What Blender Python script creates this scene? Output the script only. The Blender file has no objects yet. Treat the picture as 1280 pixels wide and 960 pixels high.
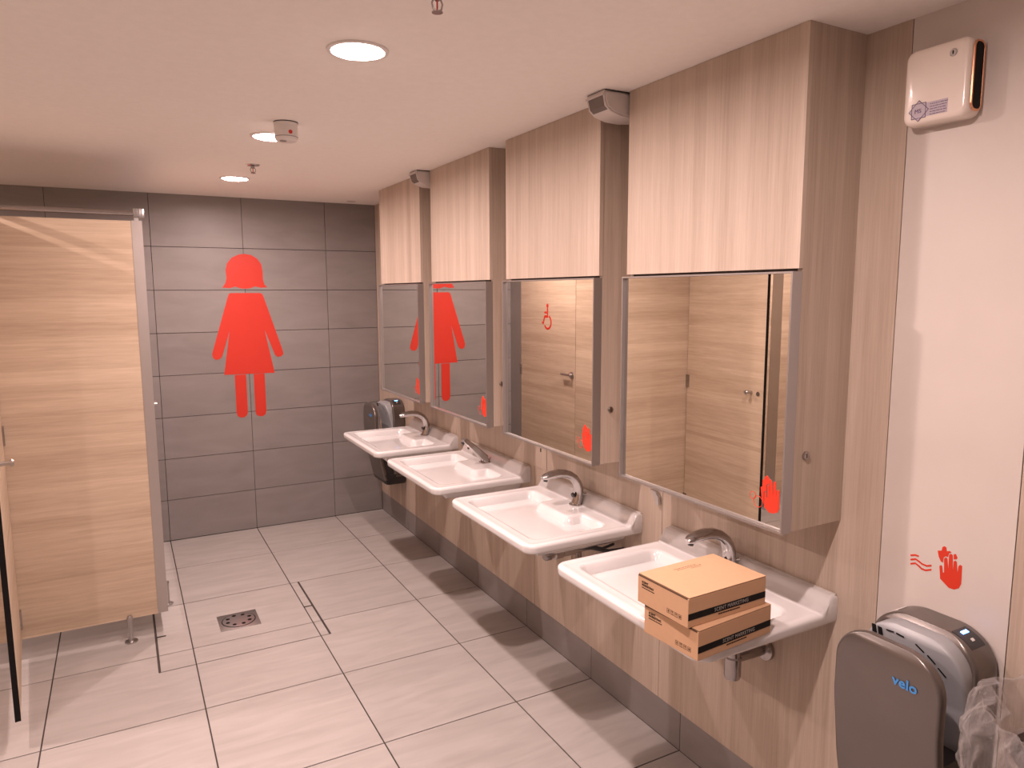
import bpy, bmesh, math, random
from mathutils import Vector, Matrix
from mathutils.geometry import tessellate_polygon
random.seed(7)
S = bpy.context.scene
C = S.collection
PI = math.pi

# ------------------------------------------------------------------ camera
cam_d = bpy.data.cameras.new('camera')
cam = bpy.data.objects.new('camera', cam_d); C.objects.link(cam)
cam_d.sensor_width = 36.0
cam_d.lens = 896.68 / 1280 * 36.0
cam_d.clip_start = 0.02
right = Vector((0.87828, -0.47813, -0.00368))
up = Vector((0.06394, 0.10981, 0.99189))
back = Vector((-0.47385, -0.87140, 0.12702))
M = Matrix.Identity(4)
for i in range(3):
    M[i][0] = right[i]; M[i][1] = up[i]; M[i][2] = back[i]
M.translation = (0, 0, 1.78)
cam.matrix_world = M
S.camera = cam

# ------------------------------------------------------------------ world, exposure
w = bpy.data.worlds.new('world'); S.world = w; w.use_nodes = True
w.node_tree.nodes['Background'].inputs[0].default_value = (0.9, 0.75, 0.68, 1)
w.node_tree.nodes['Background'].inputs[1].default_value = 0.02
vs = S.view_settings
vs.view_transform = 'Standard'; vs.look = 'None'; vs.gamma = 1; vs.use_curve_mapping = False
vs.exposure = 0.28
LENS_STRENGTH = 40.0     # glowing lens
LAMP_POWER = 20.0        # watts of the lamp behind it
LAMP_COLOUR = (1.0, 0.76, 0.705)

# room numbers
XW = 1.811      # washbasin wall face
YB = 5.587      # tiled end wall face
ZC = 2.462      # ceiling
XL = -2.2       # far left wall
YN = -1.6       # wall behind the viewer
YP = 4.03       # cubicle partition facing the viewer
XF = 1.60       # cabinet fronts
PITCH = 0.906
UC = [1.691 + PITCH * k for k in range(4)]   # unit centres, nearest first

# ------------------------------------------------------------------ materials
def new_mat(name):
    m = bpy.data.materials.new(name); m.use_nodes = True
    nt = m.node_tree
    return m, nt, nt.nodes['Principled BSDF']

def plain(name, col, rough=0.5, metal=0.0, spec=0.5, bump=None, coat=0.0):
    m, nt, b = new_mat(name)
    b.inputs['Base Color'].default_value = (*col, 1)
    b.inputs['Roughness'].default_value = rough
    b.inputs['Metallic'].default_value = metal
    b.inputs['Specular IOR Level'].default_value = spec
    b.inputs['Coat Weight'].default_value = coat
    b.inputs['Coat Roughness'].default_value = 0.08
    # faint procedural mottling so that no surface is perfectly even
    tc = nt.nodes.new('ShaderNodeTexCoord')
    n = nt.nodes.new('ShaderNodeTexNoise'); n.inputs['Scale'].default_value = bump[0] if bump else 9.0
    n.inputs['Detail'].default_value = 3
    nt.links.new(tc.outputs['Object'], n.inputs['Vector'])
    mx = nt.nodes.new('ShaderNodeMix'); mx.data_type = 'RGBA'
    mx.inputs[6].default_value = (*[c * 0.96 for c in col], 1)
    mx.inputs[7].default_value = (*[min(1, c * 1.04) for c in col], 1)
    nt.links.new(n.outputs['Fac'], mx.inputs[0])
    nt.links.new(mx.outputs[2], b.inputs['Base Color'])
    if bump:
        bp = nt.nodes.new('ShaderNodeBump'); bp.inputs['Strength'].default_value = bump[1]
        bp.inputs['Distance'].default_value = 0.002
        nt.links.new(n.outputs['Fac'], bp.inputs['Height']); nt.links.new(bp.outputs[0], b.inputs['Normal'])
    return m

def wood(name, lo, hi, sc, rough=0.55, seed=True):
    m, nt, b = new_mat(name)
    N = nt.nodes.new; L = nt.links.new
    tc = N('ShaderNodeTexCoord'); oi = N('ShaderNodeObjectInfo')
    off = N('ShaderNodeVectorMath'); off.operation = 'SCALE'
    off.inputs[0].default_value = (3.1, 5.7, 2.3)
    L(oi.outputs['Random'], off.inputs['Scale'])
    ad = N('ShaderNodeVectorMath'); ad.operation = 'ADD'
    L(tc.outputs['Object'], ad.inputs[0]); L(off.outputs[0], ad.inputs[1])
    def noise(k, detail, dist=0.0):
        mp = N('ShaderNodeMapping'); mp.inputs['Scale'].default_value = tuple(s * q for s, q in zip(sc, k))
        L(ad.outputs[0], mp.inputs['Vector'])
        n = N('ShaderNodeTexNoise'); n.inputs['Scale'].default_value = 1.0
        n.inputs['Detail'].default_value = detail; n.inputs['Distortion'].default_value = dist
        L(mp.outputs[0], n.inputs['Vector'])
        return n
    n1 = noise((1, 1, 1), 2, 0.3)
    n2 = noise((7, 7, 7), 5, 0.6)
    n3 = noise((26, 26, 26), 3, 0.0)
    r1 = N('ShaderNodeMapRange'); r1.inputs[1].default_value = 0.36; r1.inputs[2].default_value = 0.64
    L(n1.outputs['Fac'], r1.inputs[0])
    a = N('ShaderNodeMath'); a.operation = 'MULTIPLY_ADD'; a.inputs[1].default_value = 1.1; a.inputs[2].default_value = -0.55
    L(n2.outputs['Fac'], a.inputs[0])
    a3 = N('ShaderNodeMath'); a3.operation = 'MULTIPLY_ADD'; a3.inputs[1].default_value = 0.6; a3.inputs[2].default_value = -0.3
    L(n3.outputs['Fac'], a3.inputs[0])
    s1 = N('ShaderNodeMath'); s1.operation = 'MULTIPLY_ADD'; s1.inputs[1].default_value = 0.36; s1.inputs[2].default_value = 0.33
    L(r1.outputs[0], s1.inputs[0])
    s2 = N('ShaderNodeMath'); L(s1.outputs[0], s2.inputs[0]); L(a.outputs[0], s2.inputs[1])
    # plank-wide steps of tone across the grain
    dt = N('ShaderNodeVectorMath'); dt.operation = 'DOT_PRODUCT'
    dt.inputs[1].default_value = (1, 1, 0) if sc[2] < sc[0] else (0.012, 0.012, 1)
    L(ad.outputs[0], dt.inputs[0])
    fl = []
    for k_, o_ in ((9.0, 0.0), (15.5, 0.37)):
        q1 = N('ShaderNodeMath'); q1.operation = 'MULTIPLY_ADD'; q1.inputs[1].default_value = k_; q1.inputs[2].default_value = o_
        L(dt.outputs['Value'], q1.inputs[0])
        q2 = N('ShaderNodeMath'); q2.operation = 'FLOOR'; L(q1.outputs[0], q2.inputs[0]); fl.append(q2)
    fs_ = N('ShaderNodeMath'); L(fl[0].outputs[0], fs_.inputs[0]); L(fl[1].outputs[0], fs_.inputs[1])
    wn = N('ShaderNodeTexWhiteNoise'); wn.noise_dimensions = '1D'; L(fs_.outputs[0], wn.inputs['W'])
    wa = N('ShaderNodeMath'); wa.operation = 'MULTIPLY_ADD'; wa.inputs[1].default_value = 0.42; wa.inputs[2].default_value = -0.21
    L(wn.outputs['Value'], wa.inputs[0])
    sw = N('ShaderNodeMath'); L(s2.outputs[0], sw.inputs[0]); L(wa.outputs[0], sw.inputs[1]); s2 = sw
    s3 = N('ShaderNodeMath'); s3.use_clamp = True; L(s2.outputs[0], s3.inputs[0]); L(a3.outputs[0], s3.inputs[1])
    mx = N('ShaderNodeMix'); mx.data_type = 'RGBA'
    mx.inputs[6].default_value = (*lo, 1); mx.inputs[7].default_value = (*hi, 1)
    L(s3.outputs[0], mx.inputs[0]); L(mx.outputs[2], b.inputs['Base Color'])
    b.inputs['Roughness'].default_value = rough
    b.inputs['Specular IOR Level'].default_value = 0.35
    bp = N('ShaderNodeBump'); bp.inputs['Strength'].default_value = 0.12; bp.inputs['Distance'].default_value = 0.001
    L(s3.outputs[0], bp.inputs['Height']); L(bp.outputs[0], b.inputs['Normal'])
    return m

def tile_mat(name, lo, hi, rough, sc):
    m, nt, b = new_mat(name)
    N = nt.nodes.new; L = nt.links.new
    tc = N('ShaderNodeTexCoord'); oi = N('ShaderNodeObjectInfo')
    off = N('ShaderNodeVectorMath'); off.operation = 'SCALE'; off.inputs[0].default_value = (9.1, 13.7, 4.3)
    L(oi.outputs['Random'], off.inputs['Scale'])
    ad = N('ShaderNodeVectorMath'); L(tc.outputs['Object'], ad.inputs[0]); L(off.outputs[0], ad.inputs[1])
    mp = N('ShaderNodeMapping'); mp.inputs['Scale'].default_value = sc; L(ad.outputs[0], mp.inputs['Vector'])
    n = N('ShaderNodeTexNoise'); n.inputs['Scale'].default_value = 1; n.inputs['Detail'].default_value = 6
    n.inputs['Distortion'].default_value = 0.8
    L(mp.outputs[0], n.inputs['Vector'])
    r = N('ShaderNodeMapRange'); r.inputs[1].default_value = 0.3; r.inputs[2].default_value = 0.7
    L(n.outputs['Fac'], r.inputs[0])
    mx = N('ShaderNodeMix'); mx.data_type = 'RGBA'
    mx.inputs[6].default_value = (*lo, 1); mx.inputs[7].default_value = (*hi, 1)
    L(r.outputs[0], mx.inputs[0])
    hv = N('ShaderNodeHueSaturation')
    v = N('ShaderNodeMath'); v.operation = 'MULTIPLY_ADD'; v.inputs[1].default_value = 0.07; v.inputs[2].default_value = 0.965
    L(oi.outputs['Random'], v.inputs[0]); L(v.outputs[0], hv.inputs['Value'])
    L(mx.outputs[2], hv.inputs['Color']); L(hv.outputs[0], b.inputs['Base Color'])
    b.inputs['Roughness'].default_value = rough
    b.inputs['Specular IOR Level'].default_value = 0.45
    return m

WOOD_V = wood('oak_laminate_vertical', (0.41, 0.325, 0.26), (0.57, 0.475, 0.395), (24, 24, 0.6))
WOOD_H = wood('oak_laminate_horizontal', (0.42, 0.315, 0.225), (0.61, 0.485, 0.365), (0.45, 0.45, 10))
FLOOR_T = tile_mat('floor_tile_grey', (0.36, 0.335, 0.32), (0.43, 0.405, 0.39), 0.42, (3.0, 16, 4))
WALL_T = tile_mat('wall_tile_grey', (0.225, 0.205, 0.199), (0.262, 0.241, 0.234), 0.45, (2.5, 2.5, 10))
GROUT = plain('dark_grout', (0.05, 0.042, 0.038), 0.9)
CEIL = plain('ceiling_paint', (0.90, 0.87, 0.84), 0.9, bump=(40, 0.05))
WHITEP = plain('white_laminate', (0.61, 0.56, 0.525), 0.4)
BACKING = plain('dark_backing', (0.10, 0.075, 0.06), 0.9)
CERAMIC = plain('white_ceramic', (0.70, 0.69, 0.695), 0.12, coat=0.6)
CHROME = plain('chrome', (0.50, 0.475, 0.465), 0.13, 1.0)
CHROME_D = plain('aged_chrome', (0.40, 0.37, 0.36), 0.22, 1.0)
STEEL = plain('brushed_steel', (0.50, 0.485, 0.48), 0.34, 1.0)
FRAME = plain('satin_frame', (0.40, 0.375, 0.37), 0.33, 0.75)
ALU = plain('aluminium_trim', (0.46, 0.42, 0.40), 0.42, 0.8)
CHAMP = plain('champagne_metal_paint', (0.185, 0.165, 0.155), 0.30, 0.7)
MIRROR = plain('mirror_glass', (0.84, 0.83, 0.80), 0.004, 1.0)
RED = plain('red_vinyl', (0.58, 0.028, 0.012), 0.5)
RED2 = plain('orange_red_vinyl', (0.62, 0.036, 0.013), 0.5)
BLACK = plain('black_rubber', (0.008, 0.007, 0.007), 0.6, spec=0.15)
DARKP = plain('dark_plastic', (0.035, 0.033, 0.035), 0.4)
LINER = plain('grey_blue_plastic', (0.33, 0.34, 0.36), 0.35)
WHITEPL = plain('white_plastic', (0.74, 0.71, 0.69), 0.35)
DETECT = plain('grey_white_plastic', (0.62, 0.58, 0.56), 0.45)
CREAM = plain('cream_plastic', (0.84, 0.76, 0.70), 0.22, coat=0.5)
COPPER = plain('copper_rim', (0.85, 0.42, 0.25), 0.25, 1.0)
KRAFT = plain('kraft_cardboard', (0.52, 0.32, 0.19), 0.8, bump=(60, 0.08))
INK = plain('black_ink', (0.012, 0.011, 0.011), 0.7, spec=0.15)
GREYINK = plain('pale_ink', (0.30, 0.28, 0.26), 0.7)
BROWNINK = plain('brown_ink', (0.10, 0.055, 0.03), 0.8)
BLUE = plain('blue_print', (0.06, 0.26, 0.62), 0.5)
LILAC = plain('lilac_label', (0.50, 0.44, 0.52), 0.5)
PURPLE = plain('purple_ink', (0.14, 0.10, 0.17), 0.6)
BINP = plain('grey_bin_plastic', (0.16, 0.135, 0.125), 0.5)
SILICONE = plain('grey_sealant', (0.55, 0.51, 0.48), 0.6)

def emissive(name, col, strength):
    m, nt, b = new_mat(name)
    b.inputs['Base Color'].default_value = (0.8, 0.8, 0.8, 1)
    b.inputs['Emission Color'].default_value = (*col, 1)
    b.inputs['Emission Strength'].default_value = strength
    return m
LENS = emissive('lamp_lens', LAMP_COLOUR, LENS_STRENGTH)
LED = emissive('blue_led', (0.08, 0.35, 1.0), 6.0)
LEDW = emissive('violet_led', (0.35, 0.35, 1.0), 2.0)

def film():
    m, nt, b = new_mat('clear_film')
    N = nt.nodes.new; L = nt.links.new
    tr = N('ShaderNodeBsdfTransparent'); tr.inputs[0].default_value = (0.93, 0.92, 0.92, 1)
    b.inputs['Base Color'].default_value = (0.60, 0.58, 0.57, 1)
    b.inputs['Roughness'].default_value = 0.08
    fr = N('ShaderNodeLayerWeight'); fr.inputs[0].default_value = 0.35
    tc = N('ShaderNodeTexCoord')
    nz = N('ShaderNodeTexNoise'); nz.inputs['Scale'].default_value = 14; nz.inputs['Detail'].default_value = 4
    nz.inputs['Distortion'].default_value = 1.2
    L(tc.outputs['Object'], nz.inputs['Vector'])
    bp = N('ShaderNodeBump'); bp.inputs['Strength'].default_value = 0.9; bp.inputs['Distance'].default_value = 0.02
    L(nz.outputs['Fac'], bp.inputs['Height']); L(bp.outputs[0], b.inputs['Normal']); L(bp.outputs[0], fr.inputs['Normal'])
    mr = N('ShaderNodeMapRange'); mr.inputs[3].default_value = 0.05; mr.inputs[4].default_value = 0.42
    L(fr.outputs['Facing'], mr.inputs[0])
    mx = N('ShaderNodeMixShader'); L(mr.outputs[0], mx.inputs[0]); L(tr.outputs[0], mx.inputs[1]); L(b.outputs[0], mx.inputs[2])
    L(mx.outputs[0], nt.nodes['Material Output'].inputs['Surface'])
    return m
FILM = film()

# ------------------------------------------------------------------ mesh helpers (world coordinates)
class MB:
    def __init__(s): s.bm = bmesh.new()
    def box(s, x0, x1, y0, y1, z0, z1, bev=0.0, seg=2):
        t = bmesh.new()
        vs = [t.verts.new((x, y, z)) for x in (x0, x1) for y in (y0, y1) for z in (z0, z1)]
        for f in ((0, 1, 3, 2), (4, 6, 7, 5), (0, 4, 5, 1), (2, 3, 7, 6), (0, 2, 6, 4), (1, 5, 7, 3)):
            t.faces.new([vs[i] for i in f])
        if bev: bmesh.ops.bevel(t, geom=list(t.edges), offset=bev, segments=seg, affect='EDGES', profile=0.5)
        return s.add(t)
    def add(s, t):
        bmesh.ops.recalc_face_normals(t, faces=list(t.faces))
        me = bpy.data.meshes.new('tmp'); t.to_mesh(me); t.free(); s.bm.from_mesh(me); bpy.data.meshes.remove(me)
        return s
    def poly(s, pts, fn, t, bev=0.0):
        """2-d outline, fn(a, b, depth) -> xyz, extruded from depth 0 to t"""
        b = bmesh.new()
        A = [b.verts.new(fn(p[0], p[1], 0)) for p in pts]; B = [b.verts.new(fn(p[0], p[1], t)) for p in pts]
        n = len(pts)
        if n == 4:
            b.faces.new(A); b.faces.new(B[::-1])
        else:
            for tri in tessellate_polygon([[Vector((p[0], p[1], 0)) for p in pts]]):
                for Q in (A, B):
                    try: b.faces.new([Q[i] for i in tri])
                    except ValueError: pass
        for i in range(n): b.faces.new((A[i], B[i], B[(i + 1) % n], A[(i + 1) % n]))
        return s.add(b)
    def loft(s, loops, cap=True, close=True):
        b = bmesh.new()
        R = [[b.verts.new(p) for p in l] for l in loops]
        n = len(loops[0])
        for i in range(len(R) - 1):
            for j in range(n if close else n - 1):
                k = (j + 1) % n
                try: b.faces.new((R[i][j], R[i][k], R[i + 1][k], R[i + 1][j]))
                except ValueError: pass
        if cap and close:
            b.faces.new(R[0][::-1]); b.faces.new(R[-1])
        return s.add(b)
    def tube(s, pts, r, n=16, side=None, flat=1.0):
        """tube through pts with radius list r; side = fixed lateral direction, flat = thickness ratio across it"""
        P = [Vector(p) for p in pts]
        rr = r if isinstance(r, (list, tuple)) else [r] * len(P)
        loops = []
        prev = None
        for i, p in enumerate(P):
            d = (P[min(i + 1, len(P) - 1)] - P[max(i - 1, 0)]).normalized()
            if side is not None: u = Vector(side)
            else:
                u = d.orthogonal() if prev is None else (prev - d * prev.dot(d))
            u = (u - d * u.dot(d)).normalized(); prev = u
            v = d.cross(u)
            loops.append([p + u * (rr[i] * math.cos(2 * PI * k / n)) + v * (rr[i] * flat * math.sin(2 * PI * k / n)) for k in range(n)])
        return s.loft(loops)
    def lathe(s, prof, c, n=32, axis='z'):
        loops = []
        for r, h in prof:
            l = []
            for k in range(n):
                a = 2 * PI * k / n
                q = (r * math.cos(a), r * math.sin(a))
                if axis == 'z': l.append((c[0] + q[0], c[1] + q[1], c[2] + h))
                elif axis == 'y': l.append((c[0] + q[0], c[1] + h, c[2] + q[1]))
                else: l.append((c[0] + h, c[1] + q[0], c[2] + q[1]))
            loops.append(l)
        return s.loft(loops)
    def build(s, name, mat, parent=None, local=False, smooth=False, angle=35):
        if parent is not None and not local:
            o = parent; off = Vector((0, 0, 0))
            while o is not None: off += o.location; o = o.parent
            bmesh.ops.translate(s.bm, verts=list(s.bm.verts), vec=-off)
        me = bpy.data.meshes.new(name)
        s.bm.to_mesh(me); s.bm.free()
        me.materials.append(mat)
        if smooth:
            for p in me.polygons: p.use_smooth = True
            try: me.set_sharp_from_angle(angle=math.radians(angle))
            except Exception: pass
        ob = bpy.data.objects.new(name, me); C.objects.link(ob)
        ob.parent = parent
        return ob

def box(name, mat, parent, *a, bev=0.0, **k):
    return MB().box(*a, bev=bev).build(name, mat, parent, smooth=bool(bev), **k)

def tag(o, label, cat, group=None):
    o['label'] = label; o['category'] = cat
    if group: o['group'] = group
    return o
def thing(name, loc, label, cat, group=None, rz=0.0):
    o = bpy.data.objects.new(name, None); C.objects.link(o)
    o.location = loc; o.rotation_euler = (0, 0, rz); o.empty_display_size = 0.1
    return tag(o, label, cat, group)
def struct(o): o['kind'] = 'structure'; return o
def copy_tree(o, parent=None):
    c = o.copy(); C.objects.link(c); c.parent = parent
    for ch in list(o.children): copy_tree(ch, c)
    return c

def text_mesh(name, body, size, mat, parent, origin, u, v, local=False, ext=0.0004, spacing=1.0, sx=1.0, bold=0.0):
    """lettering as thin solid mesh: origin = left end of the baseline, u = reading direction, v = up"""
    cu = bpy.data.curves.new('t', 'FONT'); cu.body = body; cu.size = size; cu.extrude = ext; cu.space_character = spacing
    cu.resolution_u = 3; cu.offset = bold
    to = bpy.data.objects.new('t', cu); C.objects.link(to)
    dg = bpy.context.evaluated_depsgraph_get(); dg.update()
    me = bpy.data.meshes.new_from_object(to.evaluated_get(dg))
    bpy.data.objects.remove(to); bpy.data.curves.remove(cu)
    u = Vector(u).normalized(); v = Vector(v).normalized(); n = u.cross(v); o = Vector(origin)
    off = Vector((0, 0, 0))
    if parent is not None and not local:
        q = parent
        while q is not None: off += q.location; q = q.parent
    for p in me.vertices: p.co = o + u * (p.co.x * sx) + v * p.co.y + n * (p.co.z + ext) - off
    me.name = name; me.materials.clear(); me.materials.append(mat)
    ob = bpy.data.objects.new(name, me); C.objects.link(ob); ob.parent = parent
    return ob

def stroke(pts, w):
    """outline of a round-ended thick polyline"""
    L, R = [], []
    n = len(pts)
    for i, p in enumerate(pts):
        a = pts[max(i - 1, 0)]; b = pts[min(i + 1, n - 1)]
        dx, dy = b[0] - a[0], b[1] - a[1]; l = math.hypot(dx, dy) or 1
        nx, ny = -dy / l * w / 2, dx / l * w / 2
        L.append((p[0] + nx, p[1] + ny)); R.append((p[0] - nx, p[1] - ny))
    def cap(p, q):
        dx, dy = p[0] - q[0], p[1] - q[1]; a0 = math.atan2(dy, dx)
        return [(p[0] + w / 2 * math.cos(a0 + t), p[1] + w / 2 * math.sin(a0 + t)) for t in (PI / 4, 0, -PI / 4)]
    return L + cap(pts[-1], pts[-2]) + R[::-1] + cap(pts[0], pts[1])

# ------------------------------------------------------------------ floor
FX = [XL] + [0.217 + 0.6 * k for k in range(-4, 3) if XL + 0.05 < 0.217 + 0.6 * k < 1.6] + [1.813]
FY = [YN] + [YB - 0.602 * k for k in range(11, 0, -1)] + [YB]
FY = [YN] + [y for y in FY[1:-1] if y > YN + 0.05] + [YB]
floor = struct(box('floor', GROUT, None, XL - 0.1, XW + 0.1, YN - 0.1, YB + 0.1, -0.06, -0.0025))
G = 0.0030
fx0, fx1, fy0, fy1 = 0.060, 0.863, 3.604, FY[FY.index(min(FY, key=lambda y: abs(y - 4.39)))]
def tile_top(pts):
    m = MB(); m.poly(pts, lambda a, b, d: (a, b, -0.010 + d), 0.010)
    return m
cache = {}
for i in range(len(FX) - 1):
    for j in range(len(FY) - 1):
        x0, x1, y0, y1 = FX[i] + G, FX[i + 1] - G, FY[j] + G, FY[j + 1] - G
        cx0, cx1, cy0, cy1 = max(x0, fx0 + G), min(x1, fx1 - G), max(y0, fy0 + 0.0045), min(y1, fy1 - 0.0045)
        if cx1 - cx0 > 0.01 and cy1 - cy0 > 0.01:
            polys = [[(cx0, cy0), (cx1, cy0), (cx1, cy1), (cx0, cy1)]]
            below = y0 < fy0 - 0.01; left = x0 < fx0 - 0.01; right_ = x1 > fx1 + 0.01
            gx0, gx1, gy0 = fx0 - 0.006, fx1 + 0.006, fy0 - 0.003
            if below and left: polys.append([(x0, y0), (x1, y0), (x1, gy0), (gx0, gy0), (gx0, y1), (x0, y1)])
            elif below and right_: polys.append([(x0, y0), (x1, y0), (x1, y1), (gx1, y1), (gx1, gy0), (x0, gy0)])
            elif below: polys.append([(x0, y0), (x1, y0), (x1, gy0), (x0, gy0)])
            elif left: polys.append([(x0, y0), (gx0, y0), (gx0, y1), (x0, y1)])
            elif right_: polys.append([(gx1, y0), (x1, y0), (x1, y1), (gx1, y1)])
            for p in polys: tile_top(p).build('floor_tile', FLOOR_T, floor)
        else:
            k = (round(x1 - x0, 4), round(y1 - y0, 4))
            if k not in cache:
                o = tile_top([(0, 0), (k[0], 0), (k[0], k[1]), (0, k[1])]).build('floor_tile', FLOOR_T, floor); cache[k] = o
            else:
                o = cache[k].copy(); C.objects.link(o)
            o.location = (x0, y0, 0)
# metal edging of the tiled-in access cover
cov = thing('access_cover_frame', (0.46, 4.0, 0.0), 'dark metal edging of the tiled access cover around the floor drain', 'access cover')
for a in ((fx0 - 0.008, fx0 + 0.002, fy0, fy1), (fx1 - 0.002, fx1 + 0.008, fy0, fy1)):
    box('edge_bar', GROUT, cov, a[0], a[1], a[2], a[3], -0.006, 0.0004)
for x0, x1 in ((fx0, fx0 + 0.045), (fx1 - 0.045, fx1)):
    box('lifting_slot', BLACK, cov, x0, x1, 3.993, 4.005, -0.004, 0.0006)
# floor drain
dr = thing('floor_drain', (0.465, 4.0, 0), 'square steel floor drain with round slotted grate', 'drain')
box('drain_plate', STEEL, dr, 0.363, 0.567, 3.9, 4.1, -0.003, 0.0035, bev=0.001)
MB().lathe([(0.083, 0), (0.083, 0.0032), (0.078, 0.0042), (0.004, 0.0042)], (0.465, 4.0, 0.0025), 40).build('grate', STEEL, dr, smooth=True)
for k in range(8):
    a = 2 * PI * k / 8 + 0.3
    MB().lathe([(0.011, 0), (0.011, 0.0006)], (0.465 + 0.06 * math.cos(a), 4.0 + 0.06 * math.sin(a), 0.0066), 12).build('drain_hole', BLACK, dr)
MB().lathe([(0.088, 0), (0.088, 0.0008), (0.0835, 0.0008), (0.0835, 0)], (0.465, 4.0, 0.0034), 40).build('groove_ring', BLACK, dr)

# ------------------------------------------------------------------ walls and ceiling
wall_back = struct(box('wall_back', GROUT, None, XL - 0.1, XW + 0.012, YB + 0.008, YB + 0.12, -0.06, ZC + 0.05))
cache = {}
WX = [XL] + [0.217 + 0.6 * k for k in range(-4, 3) if XL + 0.05 < 0.217 + 0.6 * k < 1.6] + [1.811]
for i in range(len(WX) - 1):
    for j in range(8):
        x0, x1, z0, z1 = WX[i] + 0.0018, WX[i + 1] - 0.0018, 0.3 * j + 0.004, (0.3 * j + 0.3 if j < 7 else ZC + 0.02)
        k = (round(x1 - x0, 4), round(z1 - z0, 4))
        if k not in cache:
            o = MB().box(0, k[0], 0, 0.009, 0, k[1]).build('wall_tile', WALL_T, wall_back); cache[k] = o
        else:
            o = cache[k].copy(); C.objects.link(o)
        o.location = (x0, YB, z0)

wall_right = struct(box('wall_right', BACKING, None, XW + 0.014, XW + 0.12, YN, YB, -0.06, ZC + 0.05))
JY = [YN, -0.06, 0.86, 1.195, 2.105, 3.09, 4.065, 5.05, YB]
for j in range(len(JY) - 1):
    m = WHITEP if abs(JY[j] - 0.86) < 0.01 else WOOD_V
    o = box('white_panel' if m is WHITEP else 'wood_panel', m, wall_right, XW, XW + 0.015, JY[j] + 0.0012, JY[j + 1] - 0.0012, 0.157, ZC + 0.02)
    if m is WHITEP: o['label'] = 'plain white panel set into the wood wall'
for j in range(len(FY) - 1):
    box('kerb_tile', WALL_T, wall_right, XW + 0.002, XW + 0.014, FY[j] + 0.0016, FY[j + 1] - 0.0016, 0.0, 0.155)

ceiling = struct(box('ceiling', CEIL, None, XL - 0.1, XW + 0.1, YN - 0.1, YB + 0.1, ZC, ZC + 0.08))
wall_left = struct(box('wall_left', WOOD_H, None, XL - 0.12, XL, YN - 0.1, YB, -0.06, ZC + 0.05))
wall_front = struct(box('wall_front', WHITEP, None, XL - 0.1, XW + 0.1, YN - 0.12, YN, -0.06, ZC + 0.05))

# ------------------------------------------------------------------ downlights
def downlight(x, y, label, first=[None]):
    if first[0] is None:
        t = thing('downlight', (x, y, ZC), label, 'ceiling light', 'recessed round downlights')
        MB().lathe([(0.088, 0), (0.086, -0.005), (0.076, -0.006), (0.070, -0.001), (0.070, 0.0), (0.088, 0.0)], (x, y, ZC), 40).build('trim_ring', WHITEPL, t, smooth=True)
        MB().lathe([(0.069, -0.0005), (0.069, -0.0070), (0.058, -0.0100)], (x, y, ZC), 20).build('lens', LENS, t, smooth=True)
        ld = bpy.data.lights.new('lamp', 'AREA'); ld.shape = 'DISK'; ld.size = 0.055
        ld.energy = LAMP_POWER; ld.color = LAMP_COLOUR; ld.spread = math.radians(175)
        lo = bpy.data.objects.new('lamp', ld); C.objects.link(lo); lo.parent = t; lo.location = (0, 0, -0.0115)
        first[0] = t
        return t
    t = copy_tree(first[0]); t.location = (x, y, ZC); t['label'] = label
    return t
downlight(0.64, 2.085, 'large glowing round downlight nearest the viewer in the ceiling')
downlight(0.63, 3.365, 'glowing downlight beside the white smoke detector')
downlight(0.655, 4.66, 'farthest glowing downlight, beside the small sprinkler')
downlight(0.64, 0.90, 'downlight above the viewer, in line with the hand dryer')
downlight(-1.18, 3.35, 'downlight over the cubicle on the left')
downlight(-1.65, 4.75, 'downlight inside the closed cubicle')
downlight(-1.18, 0.9, 'added downlight out of view on the left, brightening the upper doors')  # unseen extra lamp, added to brighten the cabinet doors from the left

# ------------------------------------------------------------------ mirror cabinets
HAND = [(-0.0122, 0.0129), (-0.0094, 0.016), (-0.0063, 0.0143), (-0.0035, 0.0005), (-0.0012, 0.0023), (-0.0043, 0.0342), (-0.0001, 0.0388), (0.0038, 0.0373), (0.007, 0.0056), (0.0059, 0.0475), (0.0096, 0.0507), (0.0141, 0.0494), (0.0183, 0.0084), (0.0184, 0.0504), (0.0226, 0.0538), (0.0262, 0.0522), (0.0294, 0.0089), (0.0303, 0.0294), (0.0348, 0.0322), (0.0392, 0.0304), (0.0412, -0.0215), (0.036, -0.0325), (0.0218, -0.0393), (0.007, -0.0404), (-0.0116, -0.0284)]
HBACK = [(-0.0266, 0.0264), (-0.0206, 0.029), (-0.021, 0.0484), (-0.0143, 0.0524), (-0.0126, 0.06), (-0.0068, 0.0638), (-0.0008, 0.062), (0.0035, 0.0553), (0.0109, 0.0546), (0.0133, 0.0528), (0.0075, 0.0514), (0.0038, 0.0433), (0.0028, 0.0395), (-0.0017, 0.0401), (-0.0065, 0.0349), (-0.0062, 0.018), (-0.0124, 0.0165), (-0.0152, 0.0121), (-0.0134, -0.0216), (-0.0227, -0.002)]
CW = 0.735
XM = 1.575           # mirror glass
XFR = 1.562          # front lip of the frame
Z0, Z1 = 1.112, 1.832
def ring_pts(c, r, n=28): return [(c[0] + r * math.cos(2 * PI * k / n), c[1] + r * math.sin(2 * PI * k / n)) for k in range(n)]
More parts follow.
